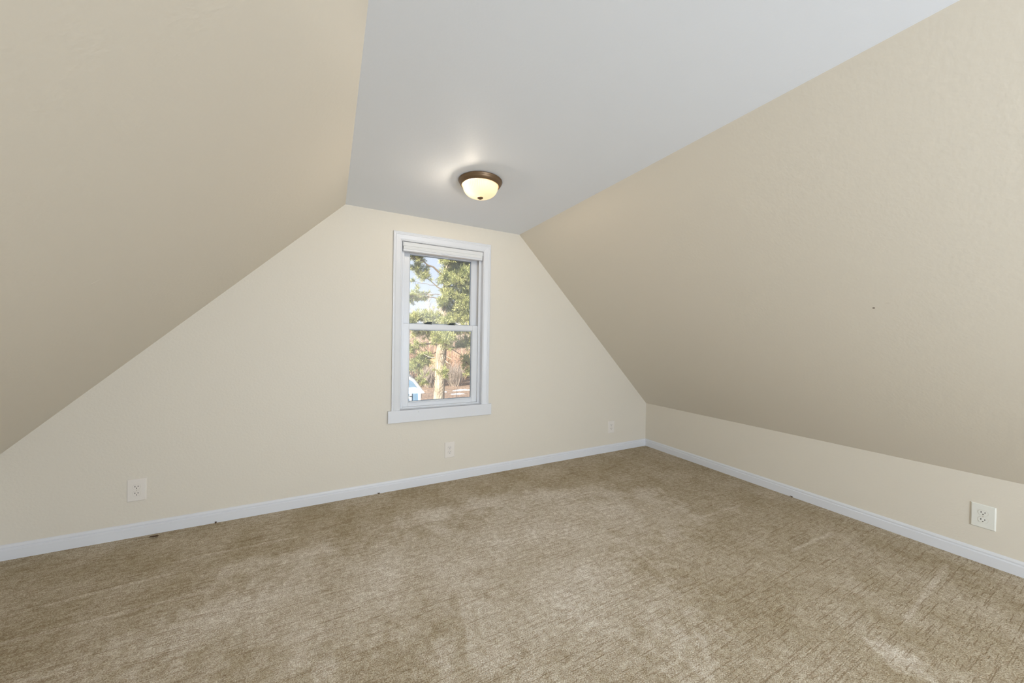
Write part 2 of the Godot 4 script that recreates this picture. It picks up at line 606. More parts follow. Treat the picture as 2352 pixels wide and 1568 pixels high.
func baseboards() -> void:
	board("baseboard_back", Vector3(XL, 0, 0), Vector3(XR, 0, 0), Vector3(0, 0, 1), 1.0, 1.0)
	board("baseboard_right", Vector3(XR, 0, 0), Vector3(XR, 0, ZR), Vector3(-1, 0, 0), 1.0, 1.0)
	board("baseboard_left", Vector3(XL, 0, 0), Vector3(XL, 0, ZR), Vector3(1, 0, 0), 1.0, 1.0)
	board("baseboard_front", Vector3(XL, 0, ZR), Vector3(XR, 0, ZR), Vector3(0, 0, -1), 1.0, 1.0)

# one mitred length of casing; a, b are the outer corners, inward points to the opening; profile (inward, out)
const CASING := [Vector2(0.0, 0.0), Vector2(0.0, 0.0145), Vector2(0.0025, 0.017), Vector2(0.010, 0.0175), Vector2(0.0125, 0.0150), Vector2(0.0160, 0.0145), Vector2(0.0200, 0.0165), Vector2(0.0235, 0.0145), Vector2(0.0400, 0.0120), Vector2(0.0520, 0.0100), Vector2(0.0545, 0.0085), Vector2(0.0600, 0.0100), Vector2(0.0640, 0.0085), Vector2(0.0655, 0.0060), Vector2(0.0655, 0.0)]

func casing(a: Vector3, b: Vector3, inward: Vector3, out: Vector3, miter_a: float, miter_b: float, parent: Node) -> void:
	var st := new_st()
	var along := (b - a).normalized()
	var pa: Array[Vector3] = []
	var pb: Array[Vector3] = []
	for p: Vector2 in CASING:
		pa.append(a + inward * p.x + out * p.y + along * p.x * miter_a)
		pb.append(b + inward * p.x + out * p.y - along * p.x * miter_b)
	for i in CASING.size() - 1:
		var e: Vector2 = CASING[i + 1] - CASING[i]
		quad(st, pa[i], pa[i + 1], pb[i + 1], pb[i], out * e.x - inward * e.y)
	put(st, "casing", M.white_trim, parent)

func frame_box(st: SurfaceTool, x0: float, x1: float, y0: float, y1: float, wl: float, wr: float, wb: float, wt: float, z0: float, z1: float, b := 0.0015) -> void:
	cbox(st, Vector3(x0, y0, z0), Vector3(x0 + wl, y1, z1), b)
	cbox(st, Vector3(x1 - wr, y0, z0), Vector3(x1, y1, z1), b)
	cbox(st, Vector3(x0 + wl, y0, z0), Vector3(x1 - wr, y0 + wb, z1), b)
	cbox(st, Vector3(x0 + wl, y1 - wt, z0), Vector3(x1 - wr, y1, z1), b)

func sash(n: String, x0: float, x1: float, y0: float, y1: float, wl: float, wr: float, wb: float, wt: float, z0: float, z1: float, parent: Node) -> MeshInstance3D:
	var st := new_st()
	frame_box(st, x0, x1, y0, y1, wl, wr, wb, wt, z0, z1, 0.002)
	# glazing bead on the room side
	var g := 0.007
	frame_box(st, x0 + wl - 0.001, x1 - wr + 0.001, y0 + wb - 0.001, y1 - wt + 0.001, g, g, g, g, z0 + 0.012, z1 - 0.004, 0.002)
	var s := put(st, n, M.white_vinyl, parent)
	st = new_st()
	var zm := (z0 + z1) * 0.5
	frame_box(st, x0 + wl + g - 0.001, x1 - wr - g + 0.001, y0 + wb + g - 0.001, y1 - wt - g + 0.001, 0.0035, 0.0035, 0.0035, 0.0035, zm - 0.006, zm + 0.004, 0.0)
	put(st, "glazing_spacer", M.glazing_spacer, s)
	st = new_st()
	box(st, Vector3(x0 + wl, y0 + wb, zm + 0.004), Vector3(x1 - wr, y1 - wt, zm + 0.0065))
	put(st, "pane", M.window_glass, s)
	return s

func window_far() -> void:
	var w := setting("window_1")
	var out := Vector3(0, 0, 1)
	# casing: two sides and head, mitred at the top corners
	casing(Vector3(-2.797, 0.620, 0), Vector3(-2.797, 2.015, 0), Vector3(1, 0, 0), out, 0.0, 1.0, w)
	casing(Vector3(-1.979, 0.620, 0), Vector3(-1.979, 2.015, 0), Vector3(-1, 0, 0), out, 0.0, 1.0, w)
	casing(Vector3(-2.797, 2.015, 0), Vector3(-1.979, 2.015, 0), Vector3(0, -1, 0), out, 1.0, 1.0, w)
	# flat sill board
	var st := new_st()
	cbox(st, Vector3(-2.822, 0.5275, 0.0), Vector3(-1.954, 0.6225, 0.024), 0.0025)
	var sill := put(st, "sill_board", M.white_trim, w)
	st = new_st()
	prism(st, [Vector3(-2.733, 0.6225, 0.012), Vector3(-2.733, 0.6225, -0.045), Vector3(-2.733, 0.606, -0.045), Vector3(-2.733, 0.606, 0.012)], Vector3(0.694, 0, 0))
	put(st, "stool", M.white_trim, w)
	st = new_st()
	for k in 1:
		cbox(st, Vector3(-2.5915, 0.6012, 0.0235), Vector3(-2.5885, 0.6045, 0.0246), 0.0)
	put(st, "nail_hole", M.mark_dark, sill)
	# wooden jamb lining
	st = new_st()
	cbox(st, Vector3(WX0 - 0.001, WY0, -THICK), Vector3(WX0 + 0.0035, WY1, 0.004), 0.001)
	put(st, "jamb", M.white_trim, w)
	st = new_st()
	cbox(st, Vector3(WX1 - 0.0035, WY0, -THICK), Vector3(WX1 + 0.001, WY1, 0.004), 0.001)
	put(st, "jamb", M.white_trim, w)
	st = new_st()
	cbox(st, Vector3(WX0, WY1 - 0.004, -THICK), Vector3(WX1, WY1 + 0.001, 0.004), 0.001)
	put(st, "head_jamb", M.white_trim, w)
	# vinyl frame with its two tracks
	st = new_st()
	var fx0 := WX0 + 0.0035
	var fx1 := WX1 - 0.0035
	frame_box(st, fx0, fx1, WY0, WY1 - 0.004, 0.012, 0.012, 0.012, 0.02, -0.15, -0.042)
	frame_box(st, fx0 + 0.012, fx1 - 0.012, WY0 + 0.012, WY1 - 0.024, 0.012, 0.012, 0.010, 0.01, -0.052, -0.042)
	frame_box(st, fx0 + 0.012, fx1 - 0.012, WY0 + 0.012, WY1 - 0.024, 0.008, 0.008, 0.006, 0.01, -0.094, -0.089)
	put(st, "vinyl_frame", M.white_vinyl, w)
	# upper sash in the outer track, lower sash in the inner one
	sash("upper_sash", fx0 + 0.014, fx1 - 0.014, 1.262, WY1 - 0.028, 0.060, 0.056, 0.040, 0.045, -0.128, -0.096, w)
	var low := sash("lower_sash", fx0 + 0.018, fx1 - 0.018, WY0 + 0.020, 1.304, 0.052, 0.052, 0.036, 0.042, -0.088, -0.056, w)
	# two cam locks on the meeting rail
	for x: float in [-2.500, -2.298]:
		st = new_st()
		cbox(st, Vector3(x - 0.030, 1.304, -0.086), Vector3(x + 0.030, 1.312, -0.060), 0.003)
		cbox(st, Vector3(x - 0.018, 1.311, -0.082), Vector3(x + 0.022, 1.322, -0.066), 0.004)
		cbox(st, Vector3(x + 0.004, 1.318, -0.080), Vector3(x + 0.034, 1.324, -0.070), 0.003)
		put(st, "sash_lock", M.lock_grey, low)
	# finger lift along the lower rail
	st = new_st()
	cbox(st, Vector3(-2.646, 0.668, -0.058), Vector3(-2.128, 0.676, -0.046), 0.003)
	put(st, "lift_rail", M.white_vinyl, low)
	# tilt latches and weep marks on the side tracks
	for p: Array in [[-2.0555, 1.62], [-2.0555, 1.45]]:
		st = new_st()
		cbox(st, Vector3(p[0] - 0.002, p[1] - 0.004, -0.074), Vector3(p[0] + 0.002, p[1] + 0.004, -0.068), 0.0)
		put(st, "screw", M.screw_paint, w)

	# the cellular shade drawn up under the head
	var sh := thing("window_shade", "white shade drawn fully up under the head of the window", "window shade", Vector3(-2.385, 1.948, -0.02))
	st = new_st()
	cbox(st, Vector3(-0.336, -0.036, -0.018), Vector3(0.338, -0.002, 0.018), 0.004)
	put(st, "headrail", M.white_blind, sh)
	for k in 2:
		st = new_st()
		var y := -0.036 - 0.0112 * k
		prism(st, [Vector3(-0.334, y, -0.016), Vector3(-0.334, y - 0.0056, -0.017), Vector3(-0.334, y - 0.0112, -0.016), Vector3(-0.334, y - 0.0112, 0.015), Vector3(-0.334, y - 0.0056, 0.0165), Vector3(-0.334, y, 0.015)], Vector3(0.670, 0, 0))
		put(st, "folded_cell", M.white_blind, sh)
	st = new_st()
	cbox(st, Vector3(-0.337, -0.0745, -0.016), Vector3(0.337, -0.0585, 0.0165), 0.004)
	var rail := put(st, "bottom_rail", M.white_trim, sh)
	st = new_st()
	cbox(st, Vector3(-0.030, -0.070, 0.0155), Vector3(0.030, -0.062, 0.022), 0.003)
	put(st, "lift_tab", M.white_trim, rail)
	for s: float in [-1.0, 1.0]:
		st = new_st()
		cbox(st, Vector3(0.001 + s * 0.3375 - 0.0015, -0.037, -0.019), Vector3(0.001 + s * 0.3375 + 0.0015, -0.001, 0.019), 0.0005)
		put(st, "end_cap", M.white_vinyl, sh)

# a wide twin window added in the unseen rear gable for fill light
func added_window_rear() -> void:
	var w := setting("added_window_2")
	var st := new_st()
	frame_box(st, -3.05, -1.57, 0.30, 1.68, 0.05, 0.05, 0.05, 0.05, ZR + 0.02, ZR + 0.12)
	cbox(st, Vector3(-2.34, 0.35, ZR + 0.03), Vector3(-2.28, 1.63, ZR + 0.11), 0.003)
	put(st, "vinyl_frame", M.white_vinyl, w)
	for x: float in [-3.00, -2.28]:
		st = new_st()
		box(st, Vector3(x, 0.35, ZR + 0.07), Vector3(x + 0.66, 1.63, ZR + 0.0725))
		put(st, "pane", M.window_glass, w)

# ================================================================= lamps
func lamps() -> void:
	var a := lamp(Vector3(-2.4205, CEIL, 0.838), 0.11, "flush ceiling lamp with bronze rim and glowing ribbed glass bowl near the window")
	var b := lamp(Vector3(-2.4205, CEIL, 4.4), 0.30, "flush bronze and glass ceiling lamp added further back, out of view, for fill light")  # unseen second lamp, added behind the camera to supply fill
	a.set_meta("group", "flush ceiling lamps")
	b.set_meta("group", "flush ceiling lamps")

func lamp(at: Vector3, energy: float, label: String) -> Node3D:
	var t := thing("ceiling_lamp", label, "ceiling lamp", at)
	var st := new_st()
	lathe(st, [Vector2(0.001, -0.001), Vector2(0.129, -0.001), Vector2(0.1325, -0.004), Vector2(0.1325, -0.0075), Vector2(0.128, -0.0105), Vector2(0.1285, -0.0135), Vector2(0.1275, -0.0175), Vector2(0.1235, -0.0245), Vector2(0.1180, -0.0300), Vector2(0.1150, -0.0335), Vector2(0.1105, -0.034), Vector2(0.1090, -0.028), Vector2(0.1090, -0.012), Vector2(0.001, -0.010)], 72)
	put(st, "rim", M.oiled_bronze, t, true)
	st = new_st()
	lathe(st, [Vector2(0.1065, -0.024), Vector2(0.1065, -0.036), Vector2(0.1045, -0.047), Vector2(0.1005, -0.059), Vector2(0.0935, -0.0715), Vector2(0.0825, -0.0825), Vector2(0.0670, -0.0915), Vector2(0.0480, -0.0970), Vector2(0.0260, -0.0997), Vector2(0.0060, -0.1002)], 240, Vector3.ZERO, 60, 0.0008)
	put(st, "glass_bowl", M.bowl_glass, t, true)
	st = new_st()
	lathe(st, [Vector2(0.004, -0.0992), Vector2(0.0160, -0.1000), Vector2(0.0185, -0.1022), Vector2(0.0172, -0.1052), Vector2(0.0115, -0.1085), Vector2(0.0085, -0.1108), Vector2(0.0045, -0.1126), Vector2(0.0005, -0.1132)], 28)
	put(st, "finial", M.oiled_bronze, t, true)
	# the bulb lies to one side inside the bowl
	var bx := Vector3(-0.056, -0.043, 0.004)
	st = new_st()
	lathe(st, [Vector2(0.0005, 0.022), Vector2(0.011, 0.020), Vector2(0.019, 0.012), Vector2(0.022, 0.0), Vector2(0.019, -0.012), Vector2(0.011, -0.020), Vector2(0.0005, -0.022)], 20, bx)
	put(st, "bulb", M.bulb_glow, t, true)
	var l := OmniLight3D.new()
	l.name = "light"
	l.light_color = Color(1.0, 0.945, 0.86)
	l.light_energy = energy
	l.light_size = 0.022
	l.omni_range = 14.0
	l.omni_attenuation = 2.0
	l.shadow_enabled = true
	l.position = bx
	t.add_child(l)
	return t

# ================================================================= outlets
func outlets() -> void:
	var proto := outlet("almond double outlet low on the far wall, nearest the left edge", Vector3(-4.216, 0.2733, 0), 0.0, M.almond_plastic)
	proto.set_meta("group", "wall outlets")
	for a: Array in [["almond double outlet on the far wall directly below the window", Vector3(-2.3225, 0.2580, 0), 0.0, M.almond_plastic], ["small almond outlet on the far wall beside the right corner", Vector3(-0.527, 0.2668, 0), 0.0, M.almond_plastic], ["white double outlet on the right knee wall above the baseboard", Vector3(0, 0.2593, 2.330), -PI / 2, M.white_plastic]]:
		outlet(a[0], a[1], a[2], a[3]).set_meta("group", "wall outlets")

func outlet(label: String, at: Vector3, turn: float, m: Material) -> Node3D:
	var t := thing("wall_outlet", label, "outlet", at)
	t.rotation.y = turn
	var st := new_st()
	var w := 0.0425
	var h := 0.0650
	# plate with sloping edges
	var back: Array[Vector3] = [Vector3(-w, -h, 0), Vector3(w, -h, 0), Vector3(w, h, 0), Vector3(-w, h, 0)]
	var shoulder: Array[Vector3] = []
	var face: Array[Vector3] = []
	for v in back:
		shoulder.append(Vector3(v.x * 0.99, v.y * 0.993, 0.0035))
		face.append(Vector3(v.x * 0.90, v.y * 0.935, 0.0062))
	for i in 4:
		var j := (i + 1) % 4
		var out := (back[i] + back[j])
		quad(st, back[i], back[j], shoulder[j], shoulder[i], out)
		quad(st, shoulder[i], shoulder[j], face[j], face[i], out + Vector3(0, 0, 0.08))
	quad(st, face[0], face[1], face[2], face[3], Vector3(0, 0, 1))
	put(st, "plate", m, t)
	for s: float in [1.0, -1.0]:
		var c := Vector3(0, 0.0195 * s, 0)
		st = new_st()
		# receptacle face: a disc flattened above and below, standing proud in a narrow groove
		var ring: Array = []
		for k in 28:
			var a := TAU * k / 28.0
			ring.append(c + Vector3(0.0172 * cos(a), clampf(0.0172 * sin(a), -0.0142, 0.0142), 0.0))
		prism(st, ring, Vector3(0, 0, 0.0074))
		var r := put(st, "receptacle", m, t)
		st = new_st()
		var groove: Array = []
		for k in 28:
			var a := TAU * k / 28.0
			groove.append(c + Vector3(0.0182 * cos(a), clampf(0.0182 * sin(a), -0.0152, 0.0152), 0.0))
		prism(st, groove, Vector3(0, 0, 0.00635))
		put(st, "groove", M.screw_paint, r)
		for x: float in [-0.0066, 0.0066]:
			st = new_st()
			var tall := 0.0042 if x < 0.0 else 0.0034
			box(st, c + Vector3(x - 0.0014, 0.0030 - tall, 0.001), c + Vector3(x + 0.0014, 0.0030 + tall, 0.0077))
			put(st, "slot", M.slot_dark, r)
		st = new_st()
		var hole: Array = []
		for k in 12:
			var a := TAU * k / 12.0
			hole.append(c + Vector3(0.0027 * cos(a), -0.0072 + minf(0.0027 * sin(a), 0.0018), 0.001))
		prism(st, hole, Vector3(0, 0, 0.0067))
		put(st, "ground_hole", M.slot_dark, r)
	st = new_st()
	var screw: Array = []
	for k in 12:
		var a := TAU * k / 12.0
		screw.append(Vector3(0.0027 * cos(a), 0.0027 * sin(a), 0.001))
	prism(st, screw, Vector3(0, 0, 0.006))
	put(st, "screw", M.screw_paint, t)
	return t

# ================================================================= crumbs on the carpet
func debris() -> void:
	var t := thing("dry_leaf", "curled dark brown scrap of dry leaf on the carpet by the far baseboard", "leaf", Vector3(-4.120, 0.0, 0.062))
	var st := new_st()
	var n := 7
	for i in n:
		for s: float in [-1.0, 1.0]:
			var u0 := float(i) / n
			var u1 := float(i + 1) / n
			var p := func(u: float, e: float) -> Vector3:
				return Vector3((u - 0.5) * 0.028, 0.002 + 0.004 * absf(u - 0.45) + 0.003 * absf(e), e * 0.0055 * sin(PI * clampf(u, 0.03, 0.97)) + 0.006 * (u - 0.5))
			quad(st, p.call(u0, 0.0), p.call(u1, 0.0), p.call(u1, s), p.call(u0, s), Vector3.UP)
	put(st, "blade", M.dry_leaf, t)
	t.scale = Vector3.ONE * 1.4
	st = new_st()
	tube(st, [Vector3(-0.018, 0.003, -0.004), Vector3(-0.006, 0.0035, -0.001), Vector3(0.012, 0.0045, 0.002)], [0.0007, 0.0008, 0.0005], 5)
	put(st, "stem", M.lint, t, true)
	for a: Array in [[Vector3(-3.852, 0.0, 0.020), "tiny dark fluff caught under the far baseboard, right of the leaf"], [Vector3(-2.880, 0.0, 0.020), "tiny dark fluff at the far baseboard, below the window's left side"], [Vector3(-0.020, 0.0, 1.440), "tiny dark fluff standing against the right baseboard"]]:
		var o := thing("carpet_fluff", a[1], "fluff", a[0], "carpet fluff at the baseboards")
		st = new_st()
		for k in 10:
			var d := Vector3(rng.randf_range(-0.011, 0.011), rng.randf_range(0.004, 0.011), rng.randf_range(-0.004, 0.004))
			if absf(a[0].x) < 0.1:
				d = Vector3(d.z, d.y, d.x)
			tube(st, [Vector3.ZERO, d * 0.6 + Vector3(0, 0.001, 0), d], [0.0020, 0.0016, 0.0007], 5)
		put(st, "fibres", M.lint, o, true)

# ================================================================= outdoors
func yard() -> void:
	var st := new_st()
	# yard, nearly level, then a brushy bank that climbs far behind
	var xs := 26
	var zs := 30
	var f := FastNoiseLite.new()
	f.frequency = 0.09
	f.seed = 8
	var h := func(i: int, j: int) -> Vector3:
		var x := lerpf(-40.0, 60.0, float(i) / xs)
		var z := lerpf(14.0, -70.0, float(j) / zs)
		return Vector3(x, GROUND + 0.14 * f.get_noise_2d(x, z) * smoothstep(-26.0, -34.0, z) + 6.8 * smoothstep(-30.0, -66.0, z), z)
	for j in zs:
		for i in xs:
			var q: Array[Vector3] = [h.call(i, j), h.call(i + 1, j), h.call(i + 1, j + 1), h.call(i, j + 1)]
			quad(st, q[0], q[1], q[2], q[3], Vector3.UP)
	var g := struct(st, "ground", M.leaf_litter)
	g.name = "ground"
	# thawing snow
	var spots := [[6.2, -23.6, 1.0, 0.45], [8.3, -23.4, 0.8, 0.4], [7.2, -22.0, 0.8, 0.35], [4.4, -23.2, 0.55, 0.3], [9.9, -22.4, 0.8, 0.4], [5.2, -21.9, 0.6, 0.3]]
	for s: Array in spots:
		var o := thing("snow_patch", "thin melting snow patch on the dark ground beyond the pine trunk", "snow", Vector3(s[0], GROUND, s[1]), "melting snow patches")
		st = new_st()
		var ring: Array[Vector3] = []
		var mid: Array[Vector3] = []
		for k in 26:
			var a := TAU * k / 26.0
			var r := 0.9 + 0.25 * sin(a * 3.0 + s[0]) + 0.18 * sin(a * 7.0 + s[1]) + rng.randf_range(-0.16, 0.16)
			ring.append(Vector3(s[2] * r * cos(a), -0.12, s[3] * r * sin(a)))
			mid.append(Vector3(s[2] * r * 0.7 * cos(a), 0.035 + rng.randf_range(-0.01, 0.015), s[3] * r * 0.7 * sin(a)))
		for k in 26:
			var k2 := (k + 1) % 26
			quad(st, ring[k], ring[k2], mid[k2], mid[k], Vector3.UP)
			tri(st, mid[k], mid[k2], Vector3(0, 0.05, 0), Vector3.UP)
		put(st, "crust", M.snow, o)
	# wire fence along the back of the yard
	var fe := thing("wire_fence", "thin wire fence with slim posts at the back of the yard", "fence", Vector3(4.6, GROUND, -20.3))
	var along := Vector3(0.93, 0, 0.36).normalized()
	for k in range(-2, 4):
		st = new_st()
		tube(st, [along * k * 2.4 - Vector3(0, 0.2, 0), along * k * 2.4 + Vector3(0, 0.75, 0)], [0.018, 0.018], 6)
		put(st, "post", M.fence_metal, fe, true)
	for y: float in [0.3, 0.6]:
		st = new_st()
		tube(st, [along * -4.9 + Vector3(0, y, 0), along * 7.3 + Vector3(0, y, 0)], [0.007, 0.007], 4)
		put(st, "wire", M.fence_metal, fe, true)

func needle_tuft(seed_: int, needles: int, spread: float) -> ArrayMesh:
	var r := RandomNumberGenerator.new()
	r.seed = seed_
	var st := new_st()
	for k in needles:
		var t := r.randf_range(0.0, TAU)
		var e := r.randf_range(0.15, spread)
		var d := Vector3(sin(e) * cos(t), cos(e), sin(e) * sin(t)).normalized()
		var length := r.randf_range(0.10, 0.17)
		var side := d.cross(Vector3(r.randf_range(-1, 1), r.randf_range(-1, 1), r.randf_range(-1, 1))).normalized() * 0.0052
		var root := Vector3(0, r.randf_range(-0.07, 0.02), 0)
		var tip := root + d * length + Vector3(0, -0.012, 0)
		var n := d.cross(side).normalized()
		for v: Vector3 in [root - side * 0.6, root + d * length * 0.55 + side, tip, root - side * 0.6, root + d * length * 0.5 - side, tip]:
			st.set_normal(n)
			st.set_color(Color.WHITE)
			st.add_vertex(v)
	return st.commit()

func pine() -> void:
	var t := thing("pine_tree", "tall pine with pale trunk and bright long needles close outside the window", "tree", Vector3(0.10, GROUND, -8.95))
	var base := t.position
	var st := new_st()
	var pts: Array = [Vector3(0.0, -0.3, 0.0), Vector3(0.0, 0.3, 0.0), Vector3(0.005, 1.2, 0.0), Vector3(0.016, 2.083, -0.007), Vector3(0.055, 3.36, 0.0), Vector3(0.10, 4.11, 0.016), Vector3(0.145, 4.86, 0.032), Vector3(0.19, 5.46, 0.05), Vector3(0.22, 6.22, 0.06), Vector3(0.26, 7.12, 0.07), Vector3(0.30, 9.0, 0.05), Vector3(0.28, 11.5, 0.0), Vector3(0.30, 14.0, 0.0)]
	tube(st, pts, [0.30, 0.235, 0.205, 0.192, 0.180, 0.165, 0.150, 0.135, 0.125, 0.115, 0.085, 0.05, 0.01], 18, 0.03)
	put(st, "trunk", M.pine_bark, t, true)
	# main limbs: start, end (in the place's coordinates), thickness, where the needles begin, tufts, droop
	var limbs := [
		[Vector3(0.31, 3.22, -8.90), Vector3(-0.98, 3.98, -9.20), 0.048, 0.60, 46, 0.05],
		[Vector3(0.26, 2.73, -8.92), Vector3(-0.60, 3.62, -9.68), 0.026, 0.55, 30, 0.0],
		[Vector3(0.33, 3.82, -8.89), Vector3(0.85, 3.85, -7.70), 0.030, 0.20, 70, 0.1],
		[Vector3(0.36, 3.97, -8.88), Vector3(-0.30, 4.25, -8.50), 0.026, 0.20, 60, 0.0],
		[Vector3(0.31, 3.37, -8.90), Vector3(0.72, 3.10, -7.66), 0.032, 0.22, 76, 0.1],
		[Vector3(0.29, 2.92, -8.91), Vector3(1.40, 2.86, -8.91), 0.030, 0.25, 66, 0.1],
		[Vector3(0.29, 2.61, -8.90), Vector3(1.05, 1.94, -7.92), 0.046, 0.40, 70, -0.1],
		[Vector3(0.27, 2.46, -8.91), Vector3(0.62, 2.24, -7.60), 0.028, 0.30, 52, 0.1],
		[Vector3(0.24, 2.09, -8.92), Vector3(-0.30, 1.62, -8.84), 0.032, 0.55, 18, -0.22],
		[Vector3(0.25, 1.79, -8.92), Vector3(-1.05, 1.66, -8.50), 0.030, 0.25, 70, 0.05],
		[Vector3(0.25, 1.71, -8.92), Vector3(0.90, 1.66, -7.66), 0.030, 0.20, 60, 0.1],
		[Vector3(0.17, 2.46, -8.96), Vector3(-0.62, 2.50, -10.45), 0.022, 0.45, 34, 0.1],
		[Vector3(0.07, 2.99, -9.02), Vector3(-0.67, 3.12, -9.41), 0.010, 0.99, 2, -0.05],
		[Vector3(0.10, 2.67, -9.00), Vector3(-0.76, 2.60, -9.92), 0.010, 0.80, 7, 0.05],
		[Vector3(0.20, 1.26, -8.94), Vector3(-0.76, 1.35, -8.70), 0.026, 0.30, 44, 0.05],
		[Vector3(0.20, 1.19, -8.93), Vector3(0.80, 1.40, -7.82), 0.026, 0.30, 40, 0.05],
		[Vector3(0.20, 0.81, -8.93), Vector3(1.12, 1.04, -8.33), 0.062, 0.45, 30, -0.06],
		[Vector3(0.12, 0.93, -8.97), Vector3(-0.80, 0.70, -9.68), 0.040, 0.55, 22, 0.12],
		[Vector3(0.06, 0.72, -9.00), Vector3(-0.55, 0.02, -10.10), 0.024, 0.30, 66, 0.05],
		[Vector3(0.20, 1.19, -8.93), Vector3(-0.07, 1.01, -7.74), 0.022, 0.25, 44, 0.06],
		[Vector3(0.26, 0.89, -8.90), Vector3(1.45, -0.05, -8.97), 0.018, 0.55, 30, 0.12],
		[Vector3(0.13, 0.36, -8.96), Vector3(-0.05, 0.04, -7.96), 0.008, 0.86, 6, 0.12],
		[Vector3(0.02, 0.36, -9.02), Vector3(-0.56, -0.34, -8.75), 0.008, 0.80, 6, 0.12],
		[Vector3(0.33, 3.60, -8.89), Vector3(1.45, 3.75, -8.75), 0.034, 0.22, 76, 0.1],
		[Vector3(0.30, 3.10, -8.90), Vector3(0.35, 2.85, -7.60), 0.026, 0.35, 40, 0.1],
		[Vector3(0.35, 4.10, -8.88), Vector3(0.15, 4.30, -7.70), 0.026, 0.25, 60, 0.1],
		[Vector3(0.35, 4.05, -8.88), Vector3(1.3, 4.35, -8.2), 0.030, 0.25, 70, 0.1],
		[Vector3(0.31, 3.45, -8.90), Vector3(0.10, 3.60, -7.80), 0.02, 0.30, 34, 0.1],
		[Vector3(0.32, 3.75, -8.90), Vector3(0.20, 3.95, -8.00), 0.02, 0.15, 46, 0.05],
		[Vector3(0.30, 3.00, -8.90), Vector3(0.10, 3.10, -8.05), 0.02, 0.15, 44, 0.05],
		[Vector3(0.29, 2.70, -8.90), Vector3(0.20, 2.55, -8.05), 0.02, 0.15, 44, 0.05],
		[Vector3(0.27, 2.35, -8.90), Vector3(0.02, 2.30, -8.20), 0.018, 0.2, 24, 0.05],
		[Vector3(0.25, 1.75, -8.90), Vector3(0.05, 1.62, -7.95), 0.02, 0.15, 40, 0.05],
		[Vector3(0.22, 1.35, -8.90), Vector3(0.15, 1.20, -8.00), 0.02, 0.15, 34, 0.05],
		[Vector3(0.34, 4.20, -8.88), Vector3(-0.85, 4.25, -8.70), 0.03, 0.2, 60, 0.05],
		[Vector3(0.30, 3.20, -8.90), Vector3(0.95, 3.35, -8.10), 0.03, 0.2, 50, 0.05],
		[Vector3(0.28, 2.55, -8.90), Vector3(1.25, 2.45, -8.55), 0.03, 0.2, 56, 0.05],
		[Vector3(0.25, 2.00, -8.90), Vector3(1.10, 2.15, -8.40), 0.03, 0.2, 50, 0.05],
	]
	# the rest of the crown, round the back and higher up
	for k in 34:
		var y := 1.2 + 0.27 * k
		var ang := 2.4 * k
		var reach := 2.6 * (1.0 - (y - 1.0) / 12.5)
		var dir := Vector3(cos(ang), 0.12, sin(ang))
		# keep the open sky on the side that the photograph shows open
		if dir.x < 0.25 and y < 4.6:
			continue
		if dir.z > 0.55 and y < 4.6:
			continue
		var s := Vector3(0.3, y, -8.9)
		limbs.append([s, s + dir * reach, 0.035, 0.3, 60, 0.1])
	var tufts: Array = [[], [], []]
	var cols: Array = [PackedColorArray(), PackedColorArray(), PackedColorArray()]
	for L: Array in limbs:
		var a: Vector3 = L[0] - base
		var b: Vector3 = L[1] - base
		var length := a.distance_to(b)
		var line: Array = []
		var rad: Array = []
		for i in 9:
			var u := i / 8.0
			var j := Vector3(rng.randf_range(-1, 1), rng.randf_range(-1, 1), rng.randf_range(-1, 1)) * 0.03 * length * sin(PI * u)
			line.append(a.lerp(b, u) + Vector3(0, L[5] * sin(PI * u) * length, 0) + j)
			rad.append(lerpf(L[2], 0.006, pow(u, 0.8)))
		st = new_st()
		tube(st, line, rad, 7)
		# side twigs carry the needles
		var hue := rng.randf()
		for k in int(L[4] * 1.7):
			var u := lerpf(L[3], 1.0, pow(rng.randf(), 0.8))
			var i := mini(int(u * 8.0), 7)
			var p: Vector3 = (line[i] as Vector3).lerp(line[i + 1], u * 8.0 - i)
			var d: Vector3 = (b - a).normalized()
			var side := Vector3(rng.randf_range(-1, 1), rng.randf_range(-0.35, 0.75), rng.randf_range(-1, 1)).normalized()
			var dir := (d * 0.55 + side).normalized()
			var reach := rng.randf_range(0.08, 0.34) * clampf(length, 0.5, 1.2)
			var e := p + dir * reach
			tube(st, [p, p.lerp(e, 0.5) + Vector3(0, -0.02, 0), e], [0.006, 0.005, 0.003], 4)
			for q in 2:
				var at := p.lerp(e, 1.0 - q * 0.4)
				var up := (dir + Vector3(rng.randf_range(-0.4, 0.4), rng.randf_range(-0.1, 0.5), rng.randf_range(-0.4, 0.4))).normalized()
				var x := up.cross(Vector3(0.3, 0.1, 0.9)).normalized()
				var bs := Basis(x, up, x.cross(up)).scaled(Vector3.ONE * rng.randf_range(0.75, 1.15))
				var v := rng.randi() % 3
				tufts[v].append(Transform3D(bs, at))
				var w := clampf(hue * 0.5 + rng.randf() * 0.6, 0.0, 1.0)
				cols[v].append(Color(0.34, 0.42, 0.19).lerp(Color(0.80, 0.80, 0.40), w))
		put(st, "limb", M.limb_bark, t, true)
	# bare dead twigs on the lower trunk
	for w: Array in [[Vector3(-0.05, 0.48, -9.0), Vector3(-0.40, 0.62, -9.15)], [Vector3(0.27, 0.42, -8.85), Vector3(0.42, 0.30, -8.70)], [Vector3(0.22, 0.62, -8.86), Vector3(0.62, 0.40, -8.70)]]:
		st = new_st()
		var p0: Vector3 = w[0] - base
		var p1: Vector3 = w[1] - base
		tube(st, [p0, p0.lerp(p1, 0.5) + Vector3(0, -0.03, 0), p1], [0.012, 0.010, 0.005], 6)
		put(st, "dead_twig", M.dead_twig, t, true)
